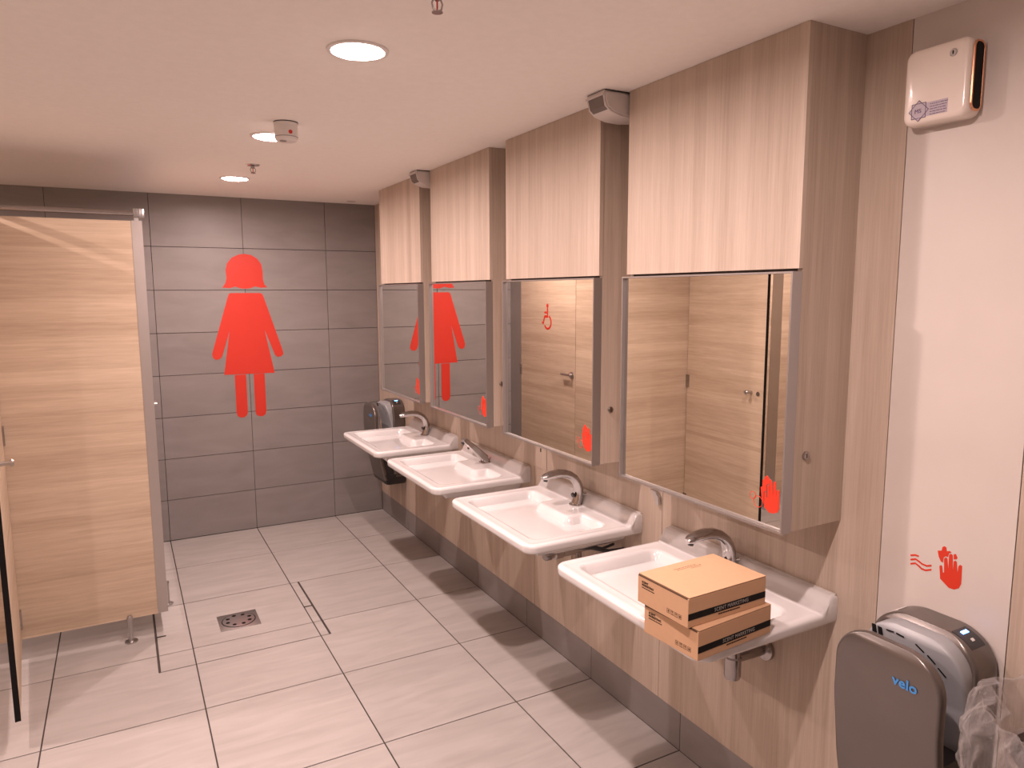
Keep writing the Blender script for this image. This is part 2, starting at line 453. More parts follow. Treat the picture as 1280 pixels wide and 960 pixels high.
def make_cabinet(yc):
    y0, y1 = yc - CW / 2, yc + CW / 2
    t = thing('mirror_cabinet', (XF, yc, Z0), '', 'cabinet', 'mirror cabinets above the washbasins')
    # carcass: two wood sides running up to the ceiling, a bottom and a dark back
    box('side_panel', WOOD_V, t, XF, XW - 0.0005, y0, y0 + 0.016, Z0 + 0.004, ZC - 0.0005)
    box('side_panel', WOOD_V, t, XF, XW - 0.0005, y1 - 0.016, y1, Z0 + 0.004, ZC - 0.0005)
    box('bottom_panel', WOOD_V, t, XF, XW - 0.0005, y0 + 0.016, y1 - 0.016, Z0 + 0.004, Z0 + 0.02)
    box('back_panel', BACKING, t, XF + 0.004, XF + 0.012, y0 + 0.016, y1 - 0.016, Z0 + 0.02, ZC - 0.0005)
    box('upper_door', WOOD_V, t, XF - 0.016, XF - 0.0005, y0 - 0.001, y1 + 0.001, Z1 + 0.008, ZC - 0.001)
    # steel mirror frame
    f = MB(); f.box(XFR, XF - 0.0005, y0, y0 + 0.005, Z0, Z1).box(XFR, XF - 0.0005, y1 - 0.005, y1, Z0, Z1)
    f.box(XFR, XF - 0.0005, y0 + 0.005, y1 - 0.005, Z0, Z0 + 0.007).box(XFR, XF - 0.0005, y0 + 0.005, y1 - 0.005, Z1 - 0.005, Z1)
    f.build('mirror_frame', FRAME, t)
    mi = box('mirror', MIRROR, t, XM, XM + 0.006, y0 + 0.0055, y1 - 0.0055, Z0 + 0.0075, Z1 - 0.0055)
    # red hands sticker, lower right corner of the glass
    yc_, zc_ = y0 + 0.062, 1.2
    fn = lambda a, b, d: (XM - d, yc_ - a, zc_ + b)
    h = MB(); h.poly(HAND, fn, 0.0007); h.poly(HBACK, fn, 0.0007); h.build('hands_sticker', RED2, mi)
    b = MB()
    for c, r in (((-0.0549, -0.0047), 0.0115), ((-0.0345, -0.0187), 0.017)):
        o_, i_ = ring_pts(c, r), ring_pts(c, r - 0.0016)
        for k in range(28):
            q = (k + 1) % 28
            b.poly([o_[k], o_[q], i_[q], i_[k]], fn, 0.0006)
    b.build('bubble_sticker', RED2, mi)
    # round cam lock on the side
    lk = MB().lathe([(0.0, 0.001), (0.0125, 0.001), (0.0125, -0.004), (0.0105, -0.006), (0.0, -0.006)], (1.645, y0, 1.327), 20, 'y').build('lock', CHROME_D, t, smooth=True)
    box('keyhole', BLACK, lk, 1.6438, 1.6462, y0 - 0.0066, y0 - 0.0058, 1.321, 1.333)
    return t
cab = make_cabinet(UC[0])
labels = ['wood cabinet and mirror above the basin holding the cardboard boxes, nearest',
          'wood cabinet whose mirror shows the red wheelchair symbol',
          'wood cabinet whose mirror shows most of the red figure',
          'farthest wood cabinet with mirror, next to the grey tiled wall']
for k in range(4):
    t = cab if k == 0 else copy_tree(cab)
    t.location = (XF, UC[k], Z0); t['label'] = labels[k]

# ------------------------------------------------------------------ washbasins
SX0, SX1, SW = 1.276, XW - 0.001, 0.738
ZR = 0.838
def sstep(a, b, x):
    t = max(0.0, min(1.0, (x - a) / (b - a))); return t * t * (3 - 2 * t)
def basin_height(x, y):
    """x, y in metres, y measured from the basin centre"""
    # bowl outline: rounded rectangle minus the tap shelf
    def rbox(px, py, x0, x1, hy, r):
        qx = abs(px - (x0 + x1) / 2) - (x1 - x0) / 2 + r; qy = abs(py) - hy + r
        return math.hypot(max(qx, 0), max(qy, 0)) + min(max(qx, qy), 0) - r
    d = rbox(x, y, 1.330, 1.690, 0.310, 0.045)
    d2 = rbox(x, y, 1.612, 1.80, 0.115, 0.02)
    d = max(d, -d2)
    z = ZR
    ins = -d
    # gently dished rim, then steep bowl
    if ins > 0:
        dep = 0.088 * sstep(0.0, 0.055, ins) + 0.020 * sstep(0.04, 0.17, ins)
        z -= dep
    # raised back ledge with a cove
    u = sstep(1.745, 1.788, x)
    z += 0.050 * u
    return z
def make_basin(yc):
    t = thing('washbasin', (1.55, yc, 0.80), '', 'washbasin', 'white washbasins along the wood wall')
    nx, ny = 84, 104
    m = bmesh.new()
    rc = 0.05
    def outline_half(x):      # half width at x with rounded front corners
        hx = SW / 2
        if x < SX0 + rc: return hx - rc + math.sqrt(max(0, rc * rc - (SX0 + rc - x) ** 2))
        return hx
    xs = [SX0 + (SX1 - SX0) * (i / (nx - 1)) for i in range(nx)]
    xs = [SX0 + 0.05 * (1 - math.cos(PI / 2 * i / 10)) for i in range(10)] + [SX0 + 0.05 + (SX1 - SX0 - 0.05) * i / (nx - 11) for i in range(nx - 10)]
    V = []
    for x in xs:
        hw = outline_half(x); row = []
        for j in range(ny):
            s_ = -1 + 2 * j / (ny - 1)
            s_ = math.copysign(1 - (1 - abs(s_)) ** 1.15, s_)
            y = hw * s_
            # edge rounding and small raised lip
            de = min(hw - abs(y), x - SX0 if x < SX0 + 0.2 else 9)
            z = basin_height(x, y)
            z -= 0.008 * (1 - min(1, de / 0.010)) ** 2
            z += 0.0016 * (sstep(0.006, 0.014, de) - sstep(0.022, 0.034, de)) * (1 if x < 1.74 else 0)
            row.append(m.verts.new((x, yc + y, z)))
        V.append(row)
    for i in range(nx - 1):
        for j in range(ny - 1):
            m.faces.new((V[i][j], V[i][j + 1], V[i + 1][j + 1], V[i + 1][j]))
    # rim skirt and underside
    border = [V[0][j] for j in range(ny)] + [V[i][ny - 1] for i in range(1, nx)] + [V[nx - 1][j] for j in range(ny - 2, -1, -1)] + [V[i][0] for i in range(nx - 2, 0, -1)]
    cxm = 1.56
    loops = [border]
    for dz, k in ((0.010, 1.0), (0.022, 1.0), (0.030, 0.992), (0.034, 0.975)):
        loops.append([m.verts.new((cxm + (v.co.x - cxm) * (k if v.co.x < cxm else 1), yc + (v.co.y - yc) * k, ZR - 0.002 - dz)) for v in border])
    n = len(border)
    for a in range(len(loops) - 1):
        for q in range(n):
            p = (q + 1) % n
            try: m.faces.new((loops[a][q], loops[a][p], loops[a + 1][p], loops[a + 1][q]))
            except ValueError: pass
    m.faces.new(loops[-1][::-1])
    mb = MB(); mb.add(m)
    mb.build('basin', CERAMIC, t, smooth=True, angle=50)
    # bowl underside
    u = MB()
    L = []
    for z, x0, x1, hy in ((0.8025, 1.385, XW - 0.002, 0.285), (0.775, 1.40, XW - 0.002, 0.272), (0.745, 1.43, XW - 0.002, 0.250), (0.728, 1.47, XW - 0.002, 0.225)):
        r = 0.04
        pts = []
        for (cx, cy, a0) in ((x1 - 0.002, hy - 0.002, 0), (x0 + r, hy - r, PI / 2), (x0 + r, -hy + r, PI), (x1 - 0.002, -hy + 0.002, 1.5 * PI)):
            rr = r if a0 in (PI / 2, PI) else 0.002
            for q in range(5):
                a = a0 + PI / 2 * q / 4
                pts.append((cx + rr * math.cos(a), yc + cy + rr * math.sin(a), z))
        L.append(pts)
    u.loft(L).build('underside', CERAMIC, t, smooth=True, angle=40)
    # outlet in the bowl
    MB().lathe([(0.026, 0), (0.026, 0.002), (0.020, 0.003), (0.018, 0.001), (0.002, 0.001)], (1.56, yc, ZR - 0.1075), 24).build('outlet', CHROME, t, smooth=True)
    # sealant joint along the wall
    s_ = MB(); s_.tube([(XW - 0.004, yc - SW / 2 + 0.004, ZR + 0.0495), (XW - 0.004, yc + SW / 2 - 0.004, ZR + 0.0495)], 0.004, 8)
    s_.build('sealant', SILICONE, t)
    # bottle trap and waste pipe
    ty = yc - 0.112
    tr = MB().lathe([(0.016, 0.0), (0.016, -0.055), (0.020, -0.06), (0.020, -0.085), (0.023, -0.09), (0.023, -0.15), (0.027, -0.155), (0.027, -0.215), (0.024, -0.225), (0.004, -0.226)], (1.662, ty, 0.768), 24).build('bottle_trap', CHROME_D, t, smooth=True)
    MB().tube([(1.662, ty, 0.607), (1.70, ty, 0.607), (1.75, ty, 0.605), (XW - 0.006, ty, 0.605)], 0.017, 16).build('waste_pipe', CHROME_D, tr, smooth=True)
    MB().lathe([(0.017, -0.018), (0.036, -0.012), (0.038, -0.001), (0.017, -0.001)], (XW, ty, 0.605), 28, 'x').build('wall_flange', CHROME_D, tr, smooth=True)
    MB().tube([(1.715, yc - 0.17, 0.730), (1.72, yc - 0.175, 0.700), (1.75, yc - 0.18, 0.690), (XW - 0.004, yc - 0.18, 0.70)], 0.006, 10).build('supply_hose', DARKP, t, smooth=True)
    return t
basin = make_basin(UC[0])
labels = ['white washbasin with two cardboard boxes on its corner', 'white empty washbasin second nearest the viewer, showing chrome valve below',
          'white washbasin with the straight angular tap', 'farthest white washbasin, beside the far hand dryer']
for k in range(4):
    t = basin if k == 0 else copy_tree(basin)
    t.location = (1.55, UC[k] - 0.004, 0.80); t['label'] = labels[k]
    if k == 1:
        yv = UC[1] - 0.155
        vv = MB().lathe([(0.004, 0), (0.018, 0.0), (0.022, 0.006), (0.022, 0.03), (0.017, 0.034), (0.017, 0.045), (0.024, 0.05), (0.024, 0.085), (0.020, 0.09), (0.020, 0.15), (0.014, 0.155), (0.014, 0.26), (0.004, 0.26)], (1.475, yv, 0.698), 20, 'x').build('mixing_valve', CHROME_D, t, smooth=True)
        MB().tube([(1.62, yv - 0.012, 0.71), (1.68, yv - 0.05, 0.712), (1.74, yv - 0.09, 0.70), (XW - 0.004, yv - 0.10, 0.70)], 0.008, 10).build('supply_hose', DARKP, vv, smooth=True)

# ------------------------------------------------------------------ taps
def make_tap(yc):
    t = thing('sensor_tap', (1.735, yc, ZR), '', 'tap', 'arched chrome sensor taps')
    P = [(1.733, .836), (1.742, .865), (1.748, .890), (1.747, .915), (1.738, .940), (1.722, .961), (1.70, .977), (1.672, .988), (1.64, .992), (1.605, .990), (1.575, .984), (1.560, .980)]
    r = [.027, .027, .027, .027, .027, .0265, .026, .0255, .025, .024, .021, .012]
    m = MB(); m.tube([(x, yc, z) for x, z in P], r, 20, side=(0, 1, 0), flat=0.72)
    m.build('spout', CHROME, t, smooth=True)
    MB().lathe([(0.031, 0), (0.031, 0.005), (0.027, 0.008), (0.01, 0.008)], (1.735, yc, ZR - 0.0005), 28).build('base_ring', CHROME, t, smooth=True)
    MB().tube([(1.5765, yc, .972), (1.5755, yc, .964)], [0.011, 0.009], 14).build('aerator', DARKP, t, smooth=True)
    e = MB().tube([(1.722, yc, .885), (1.714, yc, .883)], [0.011, 0.010], 16).build('sensor_eye', DARKP, t, smooth=True)
    MB().tube([(1.757, yc, .872), (1.772, yc - 0.008, .882), (1.782, yc - 0.016, .886)], [0.005, 0.004, 0.005], 10).build('lever', CHROME, t, smooth=True)
    return t
tap = make_tap(UC[0])
for k, lab in ((0, 'arched chrome tap behind the cardboard boxes'), (1, 'arched chrome tap on the second nearest washbasin'), (3, 'arched chrome tap on the farthest washbasin')):
    t = tap if k == 0 else copy_tree(tap)
    t.location = (1.735, UC[k], ZR); t['label'] = lab
yc = UC[2]
t = thing('straight_tap', (1.735, yc, ZR), 'straight angular chrome tap slanting up from its foot', 'tap')
def sec(x, z, hy, hz, ang):
    ca, sa = math.cos(ang), math.sin(ang)
    pts = []
    for a, b in ((-hy, -hz * .7), (-hy * .7, -hz), (hy * .7, -hz), (hy, -hz * .7), (hy, hz * .7), (hy * .7, hz), (-hy * .7, hz), (-hy, hz * .7)):
        pts.append((x + b * sa, yc + a, z + b * ca))
    return pts
an = math.atan2(0.135, 0.13)
MB().loft([sec(1.742, .844, .022, .020, 0.2), sec(1.728, .866, .022, .022, an), sec(1.66, .932, .020, .017, an), sec(1.61, .978, .019, .014, an), sec(1.603, .984, .016, .010, an)]).build('spout', CHROME, t, smooth=True, angle=30)
box('foot', CHROME, t, 1.705, 1.785, yc - 0.024, yc + 0.024, ZR - 0.0005, ZR + 0.009, bev=0.003)
MB().tube([(1.755, yc, .851), (1.775, yc, .862), (1.787, yc, .868)], [0.008, 0.007, 0.009], 12).build('lever', CHROME, t, smooth=True)
MB().tube([(1.600, yc, .966), (1.594, yc, .959)], [0.010, 0.008], 12).build('aerator', DARKP, t, smooth=True)
MB().tube([(1.633, yc, .934), (1.628, yc, .928)], 0.007, 12).build('sensor_eye', DARKP, t, smooth=True)

# ------------------------------------------------------------------ cardboard boxes
def carton(loc, rz, label, L=0.288, W=0.196, H=0.0815):
    t = thing('cardboard_box', loc, label, 'box', 'scent marketing boxes', rz)
    body = MB().box(0, L, 0, W, 0, H - 0.0035, bev=0.0012).build('carton', KRAFT, t, local=True)
    # lid flap sits a little proud along the near and left edges
    MB().box(0.003, L + 0.0005, 0, W, H - 0.0022, H, bev=0.0006).build('lid', KRAFT, t, local=True)
    MB().box(0.0025, L - 0.001, 0.001, W - 0.001, H - 0.0036, H - 0.0021).box(-0.0004, 0.004, 0.004, W - 0.002, H - 0.0062, H - 0.0026).build('lid_gap', BROWNINK, t, local=True)
    MB().box(0.0005, L - 0.0005, -0.0004, 0.002, 0.020, 0.038).build('printed_band', INK, t, local=True)
    text_mesh('band_lettering', 'SCENT MARKETING', 0.0145, GREYINK, t, (0.093, -0.0005, 0.0242), (1, 0, 0), (0, 0, 1), True, 0.0002, 1.08, 0.93)
    b = MB()
    x = 0.108
    random.seed(3)
    while x < 0.188:
        wd = random.choice((0.002, 0.003, 0.004)); b.box(x, x + wd, -0.0004, 0.001, 0.0125, 0.0160); x += wd + 0.0012
    b.build('fine_print', INK, t, local=True)
    # short side, facing the room
    u, v = (0, -1, 0), (0, 0, 1)
    text_mesh('side_lettering', 'SCENT', 0.0085, INK, t, (-0.0002, W - 0.017, 0.0600), u, v, True, 0.0002, 1.0, 1.0, 0.0002)
    text_mesh('side_lettering', 'MARKETING', 0.0085, INK, t, (-0.0002, W - 0.017, 0.0520), u, v, True, 0.0002, 1.0, 1.0, 0.0002)
    b = MB(); y = W - 0.017
    while y > W - 0.068:
        wd = random.choice((0.002, 0.003, 0.004)); b.box(-0.0004, 0.001, y - wd, y, 0.0455, 0.0480); y -= wd + 0.001
    b.build('fine_print', INK, t, local=True)
    # handling symbols: framed arrows, glass, umbrella
    b = MB()
    fn = lambda a, c, d: (0.001 - d, a, c)
    for q in range(4):
        yy = 0.078 - q * 0.0145; z0, z1 = 0.014, 0.026
        for r in ((yy - 0.011, yy, z0, z0 + 0.0008), (yy - 0.011, yy, z1 - 0.0008, z1), (yy - 0.0008, yy, z0, z1), (yy - 0.011, yy - 0.0102, z0, z1)):
            b.box(-0.0004, 0.001, *r)
        c = yy - 0.0055
        if q == 0: b.poly([(c + .0035, z0 + .0055), (c, z1 - .002), (c - .0035, z0 + .0055)], fn, 0.0014); b.box(-0.0004, 0.001, c - .001, c + .001, z0 + .002, z0 + .006)
        if q == 1: b.poly([(c + .003, z1 - .002), (c - .003, z1 - .002), (c, z0 + .004)], fn, 0.0014); b.box(-0.0004, 0.001, c - .002, c + .002, z0 + .002, z0 + .003)
        if q == 2: b.poly([(c + .004, z0 + .007), (c, z1 - .002), (c - .004, z0 + .007)], fn, 0.0014); b.box(-0.0004, 0.001, c - .0005, c + .0005, z0 + .002, z0 + .007)
        if q == 3: b.poly(ring_pts((c, (z0 + z1) / 2), 0.0033, 12), fn, 0.0014)
    b.build('handling_symbols', BROWNINK, t, local=True)
    # stamp on the lid
    b = MB(); random.seed(5)
    for row, (x0, x1) in enumerate(((0.100, 0.185), (0.105, 0.190), (0.150, 0.190))):
        x = x0; y = 0.160 - row * 0.008
        while x < x1:
            wd = random.choice((0.003, 0.005, 0.007)); b.box(x, x + wd, y, y + 0.0022, H - 0.0003, H + 0.0002); x += wd + 0.002
    b.build('lid_stamp', BROWNINK, t, local=True)
    return t
carton((1.241, 1.294, ZR + 0.0030), math.radians(4.5), 'lower kraft cardboard box resting on the washbasin rim')
carton((1.226, 1.317, ZR + 0.0030 + 0.0820), math.radians(1.8), 'upper kraft cardboard box stacked on the other box')

# ------------------------------------------------------------------ small wall fittings
t = thing('wall_hook', (XW, 2.14, 0.985), 'small steel hook on the wood wall under the nearest mirror', 'hook')
MB().poly([(2.160, 1.008), (2.128, 1.004), (2.112, 0.985), (2.108, 0.956), (2.122, 0.952), (2.134, 0.978)], lambda a, b, d: (XW - 0.018 + d, a, b), 0.012).build('blade', STEEL, t)
MB().lathe([(0.012, -0.0065), (0.012, 0.0), (0.004, 0.0)], (XW - 0.0005, 2.124, 0.982), 16, 'x').build('mount', STEEL, t)
t = thing('lock_plate', (XW, 3.02, 1.0), 'small wood lock plate with keyhole and red top edge', 'lock plate')
box('plate', WOOD_V, t, XW - 0.003, XW - 0.0003, 2.972, 3.088, 0.90, 1.028)
box('red_edge', RED, t, XW - 0.0042, XW - 0.0031, 2.975, 3.085, 1.023, 1.029)
box('keyhole', BLACK, t, XW - 0.0042, XW - 0.0031, 3.022, 3.030, 0.985, 1.004)

# ------------------------------------------------------------------ red figure on the tiled wall
fig = thing('female_pictogram', (0.82, YB, 0.86), 'large red female pictogram stuck on the grey tiled wall', 'sign')
fb = lambda a, b, d: (a, YB - d, b)
HAIR = [(0.662, 1.82), (0.684, 1.853), (0.693, 1.889), (0.689, 1.946), (0.702, 1.996), (0.735, 2.035), (0.78, 2.057), (0.822, 2.064), (0.87, 2.056), (0.91, 2.031), (0.938, 1.992), (0.946, 1.934), (0.945, 1.876), (0.955, 1.842), (0.974, 1.822), (0.929, 1.819), (0.887, 1.829), (0.860, 1.818), (0.837, 1.813), (0.796, 1.813), (0.773, 1.819), (0.751, 1.828), (0.713, 1.817)]
BODY = [(0.718, 1.781), (0.92, 1.781), (0.933, 1.775), (0.941, 1.762), (1.066, 1.345), (1.068, 1.322), (1.05, 1.304), (1.025, 1.302), (1.007, 1.317), (0.939, 1.512), (0.999, 1.183), (0.642, 1.187), (0.695, 1.508), (0.637, 1.326), (0.619, 1.304), (0.592, 1.299), (0.572, 1.315), (0.568, 1.344), (0.697, 1.762), (0.704, 1.776)]
LEG1 = [(0.714, 1.182), (0.793, 1.182), (0.793, 0.9), (0.785, 0.875), (0.766, 0.862), (0.740, 0.862), (0.720, 0.875), (0.713, 0.899)]
LEG2 = [(0.847, 1.182), (0.925, 1.182), (0.926, 0.898), (0.918, 0.873), (0.899, 0.860), (0.874, 0.860), (0.854, 0.873), (0.847, 0.897)]
for nm, p in (('hair', HAIR), ('dress', BODY), ('leg', LEG1), ('leg', LEG2)):
    MB().poly(p, fb, 0.0012).build(nm, RED, fig)

# ------------------------------------------------------------------ hand-drying sign on the white panel
sg = thing('hand_drying_sign', (XW, 1.0, 1.08), 'red sticker of hands and air waves above the hand dryer', 'sign')
fw = lambda a, b, d: (XW - d, 1.0 - a, 1.08 + b)
H2 = [(-0.031, -0.0029), (-0.0278, 0.0007), (-0.0243, -0.0005), (-0.0214, -0.0177), (-0.0182, -0.0151), (-0.0207, 0.0202), (-0.017, 0.0247), (-0.0125, 0.023), (-0.0084, -0.0056), (-0.0092, 0.0339), (-0.0052, 0.0381), (-0.0004, 0.0369), (0.0031, -0.0069), (0.0034, 0.0213), (0.0075, 0.0244), (0.0109, 0.0221), (0.0144, -0.0064), (0.0159, 0.0133), (0.0195, 0.0174), (0.0245, 0.0163), (0.0256, -0.0304), (0.0207, -0.0434), (0.0097, -0.0511), (-0.0036, -0.0518), (-0.0269, -0.0354)]
B2 = [(-0.0383, 0.0358), (-0.0282, 0.039), (-0.0269, 0.0494), (-0.0224, 0.0526), (-0.0176, 0.0513), (-0.0155, 0.0414), (-0.009, 0.0442), (-0.0035, 0.0425), (-0.0095, 0.0381), (-0.0118, 0.0275), (-0.0172, 0.0278), (-0.0223, 0.0226), (-0.023, 0.0088), (-0.0285, 0.0105), (-0.0345, 0.021)]
T2 = [(0.0021, 0.0391), (0.0072, 0.0418), (0.0118, 0.0329), (0.0104, 0.0289), (0.003, 0.0264)]
MB().poly(H2, fw, 0.0008).build('front_hand', RED2, sg)
MB().poly(B2, fw, 0.0008).poly(T2, fw, 0.0008).build('rear_hand', RED2, sg)
for wv in ([(-0.1071, 0.0005), (-0.0972, 0.0049), (-0.0881, 0.005)], [(-0.1063, -0.011), (-0.0946, -0.0056), (-0.0853, -0.0087), (-0.076, -0.0129), (-0.0634, -0.014), (-0.0531, -0.0094)], [(-0.1056, -0.0223), (-0.0938, -0.0168), (-0.0844, -0.0213), (-0.0769, -0.026), (-0.0661, -0.0269), (-0.0524, -0.0203)]):
    MB().poly(stroke(wv, 0.0045), fw, 0.0008).build('air_wave', RED2, sg)

# ------------------------------------------------------------------ hand dryers
def smooth_lerp(tab, z):
    for (a, va), (b, vb) in zip(tab, tab[1:]):
        if z <= b: return va + (vb - va) * max(0, (z - a)) / (b - a)
    return tab[-1][1]
def make_dryer(yc, dz):
    t = thing('hand_dryer', (XW, yc, 0.36 + dz), '', 'hand dryer', 'wall mounted blade hand dryers')
    HW = 0.138
    FT = [(0.36, 0.165), (0.44, 0.182), (0.60, 0.215), (0.78, 0.238), (0.97, 0.236)]   # front of the shield
    def halfw(z, top, r, w, zb=0.36, rb=0.03):
        if z > top - r: return w - r + math.sqrt(max(0, r * r - (z - top + r) ** 2))
        if z < zb + rb: return w - rb + math.sqrt(max(0, rb * rb - (zb + rb - z) ** 2))
        return w
    def loop(w, d0, d1, z, r=0.012, n=4):
        r = min(r, w * 0.9, (d1 - d0) / 2.01)
        pts = []
        for cy, cd, a0 in ((w - r, d1 - r, 0), (-w + r, d1 - r, PI / 2), (-w + r, d0 + r, PI), (w - r, d0 + r, 1.5 * PI)):
            for q in range(n + 1):
                a = a0 + PI / 2 * q / n
                pts.append((XW - (cd + r * math.sin(a)), yc + cy + r * math.cos(a), z + dz))
        return pts
    def zs(z0, z1, r, n=16, m=12):
        base = [z0 + (z1 - r - z0) * k / n for k in range(n)]
        return base + [z1 - r + r * math.sin(PI / 2 * k / m) for k in range(m)] + [z1 - 0.0002]
    # front shield
    m = MB(); r = 0.090; top = 0.968
    L = []
    for z in zs(0.40, top, r):
        F = smooth_lerp(FT, z); e = 0.006 * sstep(top - 0.02, top, z)
        L.append(loop(max(0.012, halfw(z, top, r, HW, 0.2)), F - 0.030 + e, F - e, z, 0.010))
    m.loft(L); sh = m.build('front_shield', CHAMP, t, smooth=True, angle=60)
    # wall body
    m = MB(); r = 0.09; top = 0.985
    L = [loop(max(0.012, halfw(z, top, r, HW, 0.2)), 0.001, 0.095 - 0.012 * sstep(top - 0.03, top, z), z, 0.012) for z in zs(0.42, top, r)]
    m.loft(L); m.build('wall_body', CHAMP, t, smooth=True, angle=60)
    # pale inner face of the slot
    m = MB(); r = 0.085; top = 0.972
    IT = [(0.66, 0.098), (0.80, 0.102), (0.90, 0.128), (0.955, 0.140), (0.98, 0.136)]
    L = [loop(max(0.010, halfw(z, top, r, HW - 0.010, 0.2)), 0.06, smooth_lerp(IT, z) - 0.006 * sstep(top - 0.02, top, z), z, 0.010) for z in zs(0.66, top, r)]
    m.loft(L); li = m.build('inner_face', LINER, t, smooth=True, angle=60)
    # dark lower trunk and foot
    m = MB()
    L = [loop(HW - 0.014, 0.02, smooth_lerp(FT, z) - 0.02, z, 0.012) for z in (0.44, 0.52, 0.60, 0.68, 0.70)]
    m.loft(L).build('trunk', DARKP, t, smooth=True, angle=50)
    m = MB(); L = [loop(HW - 0.012, 0.004, 0.150, 0.362, 0.02), loop(HW - 0.002, 0.002, 0.168, 0.376, 0.02), loop(HW, 0.001, 0.178, 0.43, 0.012), loop(HW, 0.001, 0.180, 0.44, 0.012)]
    m.loft(L).build('foot', DARKP, t, smooth=True, angle=50)
    # air slots on the inner face
    for y_, z_, l_, an_ in ((0.055, 0.951, 0.018, 0.1), (0.028, 0.951, 0.018, -0.1), (-0.022, 0.938, 0.022, -0.6), (-0.050, 0.920, 0.022, -0.7), (-0.074, 0.897, 0.022, -0.75)):
        d = smooth_lerp(IT, z_) + 0.0008
        sl = (0.0012)
        MB().poly(stroke([(-l_ / 2 * math.cos(an_), -l_ / 2 * math.sin(an_)), (l_ / 2 * math.cos(an_), l_ / 2 * math.sin(an_))], 0.0035),
                  lambda a, b, q: (XW - (smooth_lerp(IT, z_ + b) + q - 0.001), yc + y_ - a, z_ + b + dz), 0.0024).build('air_slot', BLACK, li)
    for y_ in (0.082, 0.099):
        MB().poly([(-0.006, -0.01), (0.006, -0.01), (0.004, 0.012), (-0.006, 0.012)], lambda a, b, q: (XW - (smooth_lerp(IT, 0.938 + b) + q - 0.002), yc + y_ - a, 0.938 + b + dz), 0.004).build('vent_mark', BLACK, li)
    # white cap and display on top of the wall body
    def top_patch(name, mat, yl, yr, d0, d1, th, par):
        m = MB(); L = []
        n = 8
        for q in range(n + 1):
            y = yl + (yr - yl) * q / n
            ay = abs(y) - (HW - 0.09)
            z = 0.985 - 0.09 + (math.sqrt(max(0, 0.09 ** 2 - max(0, ay) ** 2)))
            zz = lambda d: z - 0.0015
            L.append([(XW - d0, yc + y, z + dz - 0.003), (XW - d1, yc + y, z + dz - 0.003), (XW - d1, yc + y, z + dz + th), (XW - d0, yc + y, z + dz + th)])
        return m.loft(L).build(name, mat, par)
    top_patch('white_cap', WHITEPL, 0.085, 0.115, 0.025, 0.065, 0.0015, t)
    dp = top_patch('display', DARKP, -0.112, -0.062, 0.022, 0.078, 0.0015, t)
    top_patch('led', LED, -0.080, -0.072, 0.036, 0.060, 0.0030, dp)
    top_patch('display_icon', WHITEPL, -0.100, -0.094, 0.045, 0.055, 0.0028, dp)
    # logo on the shield
    lg = text_mesh('logo', 'velo', 0.034, BLUE, sh, (XW - 0.2387, yc - 0.022, 0.876 + dz), (0, -1, 0), (0, 0, 1), False, 0.0004, 1.02, 1.05, 0.0008)
    return t
dry = make_dryer(1.008, -0.030)
dry['label'] = 'champagne hand dryer with blue lettering beside the waste bin'
d2 = copy_tree(dry); d2.location = (XW, 5.125, 0.36); d2['label'] = 'far hand dryer in the corner by the tiled wall'

# ------------------------------------------------------------------ waste bin with clear liner
bx, by = 1.56, 0.560
t = thing('waste_bin', (bx, by, 0), 'waste bin with clear plastic liner at the right edge', 'bin')
MB().lathe([(0.12, 0.001), (0.125, 0.02), (0.148, 0.86), (0.154, 0.87), (0.154, 0.88), (0.144, 0.88), (0.138, 0.85), (0.118, 0.03), (0.01, 0.028)], (bx, by, 0), 40).build('bin_body', BINP, t, smooth=True)
m = MB(); random.seed(11)
from mathutils import noise as mn
L = []
prof = [(0.168, 0.50), (0.170, 0.58), (0.172, 0.66), (0.182, 0.73), (0.200, 0.79), (0.216, 0.85), (0.222, 0.90), (0.212, 0.955), (0.186, 0.975), (0.160, 0.945), (0.146, 0.88), (0.138, 0.78)]
fine = []
for (a, b), (c, d) in zip(prof, prof[1:]):
    for q in range(7): fine.append((a + (c - a) * q / 7, b + (d - b) * q / 7))
fine.append(prof[-1])
for r, z in fine:
    l = []
    for k in range(200):
        a = 2 * PI * k / 200
        p = Vector((math.cos(a) * 2.6, math.sin(a) * 2.6, z * 5))
        q = 0.022 * mn.noise(p) - 0.026 * abs(mn.noise(p * 1.9)) - 0.010 * abs(mn.noise(p * 4.1 + Vector((z * 7, 0, 0)))) + 0.004 * mn.noise(Vector((math.cos(a) * 12, math.sin(a) * 12, z * 9.0)))
        if r < 0.16 and z > 0.8: q *= 0.3
        zz = 0.030 * mn.noise(Vector((math.cos(a) * 1.9, math.sin(a) * 1.9, 3 + z))) * sstep(0.7, 0.88, z)
        l.append((bx + (r + q + 0.012) * math.cos(a), by + (r + q + 0.012) * math.sin(a), z + zz))
    L.append(l)
m.loft(L, cap=False).build('clear_liner', FILM, t, smooth=True, angle=180)

# ------------------------------------------------------------------ scent diffuser
ya, yb_, za, zb = 1.012, 1.172, 2.183, 2.364
t = thing('scent_diffuser', (XW, 1.08, 2.178), 'cream wall mounted scent diffuser with copper rimmed black slot', 'scent diffuser')
def rrect(y0, y1, z0, z1, r, n=6):
    P = []
    for cy, cz, a0 in ((y1 - r, z1 - r, 0), (y0 + r, z1 - r, PI / 2), (y0 + r, z0 + r, PI), (y1 - r, z0 + r, 1.5 * PI)):
        for q in range(n + 1):
            a = a0 + PI / 2 * q / n; P.append((cy + r * math.cos(a), cz + r * math.sin(a)))
    return P
L = []
for d, ins in ((0.0006, 0.004), (0.010, 0.0), (0.046, 0.0), (0.054, 0.002), (0.059, 0.006), (0.061, 0.012)):
    L.append([(XW - d, y, z) for y, z in rrect(ya + ins, yb_ - ins, za + ins, zb - ins, 0.022 - ins * 0.5)])
